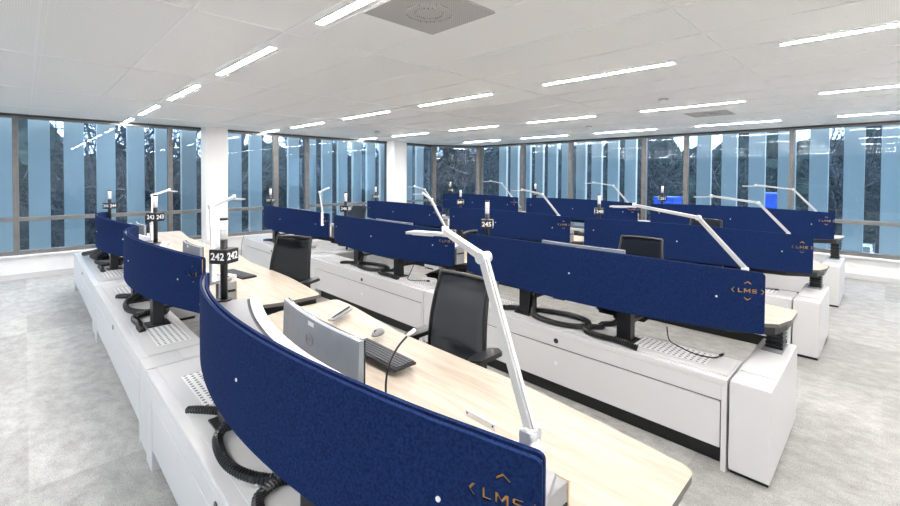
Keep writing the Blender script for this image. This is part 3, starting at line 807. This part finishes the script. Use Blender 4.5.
# facade fins
fin0 = MB().box(-.137, .137, -.05, .05, -.6, 3.3, .006).mesh('facade_fin', m_fin)
ORD = 'first second third fourth fifth sixth seventh eighth ninth tenth eleventh twelfth thirteenth fourteenth fifteenth sixteenth seventeenth eighteenth nineteenth twentieth twenty-first twenty-second twenty-third twenty-fourth twenty-fifth twenty-sixth twenty-seventh twenty-eighth twenty-ninth thirtieth'.split()
def fins(W, ss, lab, depth=.58):
    for i, s in enumerate(ss):
        o = bpy.data.objects.new('facade_fin', fin0); COL.objects.link(o); o.matrix_world = W.mw @ Matrix.Translation((s, depth, 0))
        tag(o, 'pale vertical facade fin, %s from the left outside the %s' % (ORD[i], lab), 'facade fin', 'vertical facade fins outside the windows')
fins(WL, [L_(.18+.455*k) for k in range(-1, 20) if k != 9], 'left window wall')
fins(WR, [R_(4.43+.44*k) for k in range(9, -1, -1)]+[R_(-.05+.48*k) for k in range(6, -3, -1)], 'right window wall')

def make_tree(seed, H=9.0):
    rnd = random.Random(seed); mb = MB()
    def br(p, d, L, r, lv):
        pts = [p]; q = p; dd = d.copy(); n = 3
        for i in range(n):
            dd = (dd+Vector((rnd.uniform(-.18, .18), rnd.uniform(-.18, .18), rnd.uniform(-.05, .14)))).normalized(); q = q+dd*L/n; pts.append(q)
        mb.tube(pts, [r, r*.85, r*.7, r*.5], 5 if lv < 2 else 3, cap=False)
        if lv >= 4: return
        k = (6, 6, 5, 4)[lv]
        for i in range(k):
            f = (i+1)/k if lv else .35+.65*(i+1)/k
            j = min(n-1, int(f*n-.001)); base = pts[j].lerp(pts[j+1], f*n-j if f*n-j <= 1 else 1)
            a = rnd.uniform(0, 2*PI); side = dd.cross(Vector((math.cos(a), math.sin(a), .3))).normalized()
            nd = (dd*rnd.uniform(.4, .9)+side*rnd.uniform(.6, 1)+Vector((0, 0, .12))).normalized()
            br(base, nd, L*rnd.uniform(.5, .72), r*(.52 if lv else .45), lv+1)
    br(Vector((0, 0, 0)), Vector((0, 0, 1)), H*.5, .20, 0)
    me = mb.mesh('bare_tree', m_bark); return me
tm = [make_tree(s) for s in (1, 2, 3)]
rnd = random.Random(5)
def tree(x, y, s, k, lab):
    o = bpy.data.objects.new('bare_tree', tm[k % 3]); COL.objects.link(o); o.location = (x, y, GZ); o.scale = (s, s, s*rnd.uniform(.9, 1.1)); o.rotation_euler = (0, 0, rnd.uniform(0, 6)); tag(o, lab, 'tree', 'bare winter trees outside')
pl_ = [(-8+i*1.75+rnd.uniform(-.7, .7), rnd.uniform(17, 24)) for i in range(15)]
for i, (x, y) in enumerate(sorted(pl_, key=lambda q: q[0]/q[1])): tree(x, y, rnd.uniform(1.0, 1.35), i, 'bare winter tree, %s from the left beyond the left windows' % ORD[i])
for i in range(6): tree(15+i*1.9, 25-i*1.6+rnd.uniform(-1, 1), rnd.uniform(1.0, 1.3), i+1, 'bare winter tree, %s from the left outside the corner window' % ORD[i])
pl_ = [(rnd.uniform(30, 36), -7+i*2.5+rnd.uniform(-1, 1)) for i in range(14)]
for i, (x, y) in enumerate(sorted(pl_, key=lambda q: -q[1]/q[0])): tree(x, y, rnd.uniform(.9, 1.15), i+2, 'bare winter tree, %s from the left beyond the right windows' % ORD[i])
# evergreen belt: bumpy mounds of dark foliage, each its own shrub
def mound(seed):
    r = random.Random(seed); bm = bmesh.new(); bmesh.ops.create_icosphere(bm, subdivisions=4, radius=1)
    ph = [(r.uniform(0, 6), r.uniform(2, 9), r.uniform(2, 9), r.uniform(2, 9)) for _ in range(6)]
    for v in bm.verts:
        c = v.co.normalized(); k = 1+sum(.06*math.sin(a+c.x*b+c.y*d+c.z*e) for a, b, d, e in ph)+r.uniform(-.07, .07); v.co = c*k
    me = bpy.data.meshes.new('evergreen_tree'); bm.to_mesh(me); bm.free(); me.materials.append(m_ever); return me
mm = [mound(s) for s in (3, 4)]
def ever(x, y, rx, h, k, lab):
    o = bpy.data.objects.new('evergreen_tree', mm[k % 2]); COL.objects.link(o); o.location = (x, y, GZ+h*.42); o.scale = (rx, rx, h*.55); tag(o, lab, 'tree', 'dark evergreens outside')
for i in range(12): ever(-14+i*4.6, 34+rnd.uniform(-2, 2), 3.4, rnd.uniform(6.5, 9), i, 'dark evergreen tree, %s from the left in the belt beyond the left windows' % ORD[i])
for i in range(16): ever(62+rnd.uniform(-3, 3), 50-i*5.6, 4.5, rnd.uniform(10, 13.5), i, 'dark evergreen tree, %s from the left in the belt beyond the car park' % ORD[i])
# cars
m_cw = mat('white_car_paint', (.75, .77, .8), .25); m_cd = mat('dark_car_paint', (.03, .04, .07), .25); m_cs = mat('silver_car_paint', (.4, .42, .45), .3, .4)
m_tyre = mat('tyre', (.015, .015, .015), .8); m_cg = mat('car_glass', (.03, .04, .05), .08)
def car(x, y, rz, m, lab):
    t = empty('car', (x, y, GZ+.02), rz)
    prof = [(-2.1, .35), (-2.15, .75), (-1.95, .95), (-1.15, 1.02), (-.55, 1.45), (.85, 1.47), (1.7, 1.02), (2.05, .95), (2.12, .6), (2.05, .32)]
    bm = bmesh.new(); A = []
    for y_, s in ((-.86, .0), (-.80, 1), (.80, 1), (.86, 0)):
        A.append([bm.verts.new((px, y_*(.84 if pz > 1.2 else 1), pz)) for px, pz in prof])
    n = len(prof)
    for a, b in zip(A[:-1], A[1:]):
        for k in range(n): bm.faces.new((a[k], a[(k+1) % n], b[(k+1) % n], b[k]))
    bm.faces.new(A[0]); bm.faces.new(A[-1]); bmesh.ops.recalc_face_normals(bm, faces=bm.faces); bm_obj(bm, 'car_body', m, t)
    MB().beam((-1.17, 0, 1.06), (-.60, 0, 1.43), 1.30, .02).build('windscreen', m_cg, t)
    MB().beam((1.58, 0, 1.10), (.95, 0, 1.43), 1.30, .02).build('rear_window', m_cg, t)
    for s in (-1, 1): MB().prism([(-.9, s*.80-.02), (1.2, s*.80-.02), (1.2, s*.80+.02), (-.9, s*.80+.02)], 1.04, 1.34).build('side_window', m_cg, t)
    for px in (-1.35, 1.3):
        for s in (-1, 1): MB().tube([(px, s*.72, .32), (px, s*.90, .32)], .32, 20).build('wheel', m_tyre, t)
    for s in (-1, 1): MB().box(-2.16, -2.05, s*.6-.18, s*.6+.18, .68, .80, .01).build('headlight', m_glow, t)
    MB().box(-2.17, -2.13, -.26, .26, .45, .56).build('number_plate', m_ochre, t)
    tag(t, lab, 'car')
car(40.5, 1.4, 0, m_cw, 'white car parked outside, seen through the lower pane at far right')
car(41, 6.0, 0, m_cd, 'dark car parked outside beyond the right windows')
car(42, 9.4, 0, m_cw, 'white car parked left of the dark one beyond the right windows')
car(41, 13.0, 0, m_cs, 'silver car parked outside in the middle of the car park')
car(40.5, -2.4, 0, m_cs, 'silver car parked outside at the right edge of the view')
# blue containers; the one behind the fins stands in for a glass reflection
m_blue = noisy(mat('blue_box_paint', (.02, .12, .75), .5), (.015, .06, .36), (.02, .08, .45), 3)
def container(x, y, z1, wy, lab):
    t = empty('blue_box', (x, y, GZ)); mb = MB().box(-.6, .6, -wy, wy, .1, z1, .05)
    for k in range(int(wy*4)): mb.box(-.64, -.59, -wy+.1+k*.5, -wy+.32+k*.5, .2, z1-.2)
    mb.build('blue_box_body', m_blue, t)
    MB().box(-.62, .62, -wy-.02, wy+.02, z1-.12, z1+.02).build('blue_box_rim', m_blue, t)
    for sx in (-1, 1): MB().box(sx*.4-.12, sx*.4+.12, -wy+.1, wy-.1, 0, .1).build('skid', m_black, t)
    tag(t, lab, 'container')
container(21.0, 7.06, 5.1, .42, 'bright blue container outside behind the plain middle window')
container(24.5, 3.68, 5.3, .6, 'blue box standing in for a blue reflection, behind the fins of the right windows')
container(17.0, 20.6, 5.6, .45, 'blue container outside the corner window')
bpy.context.view_layer.update()
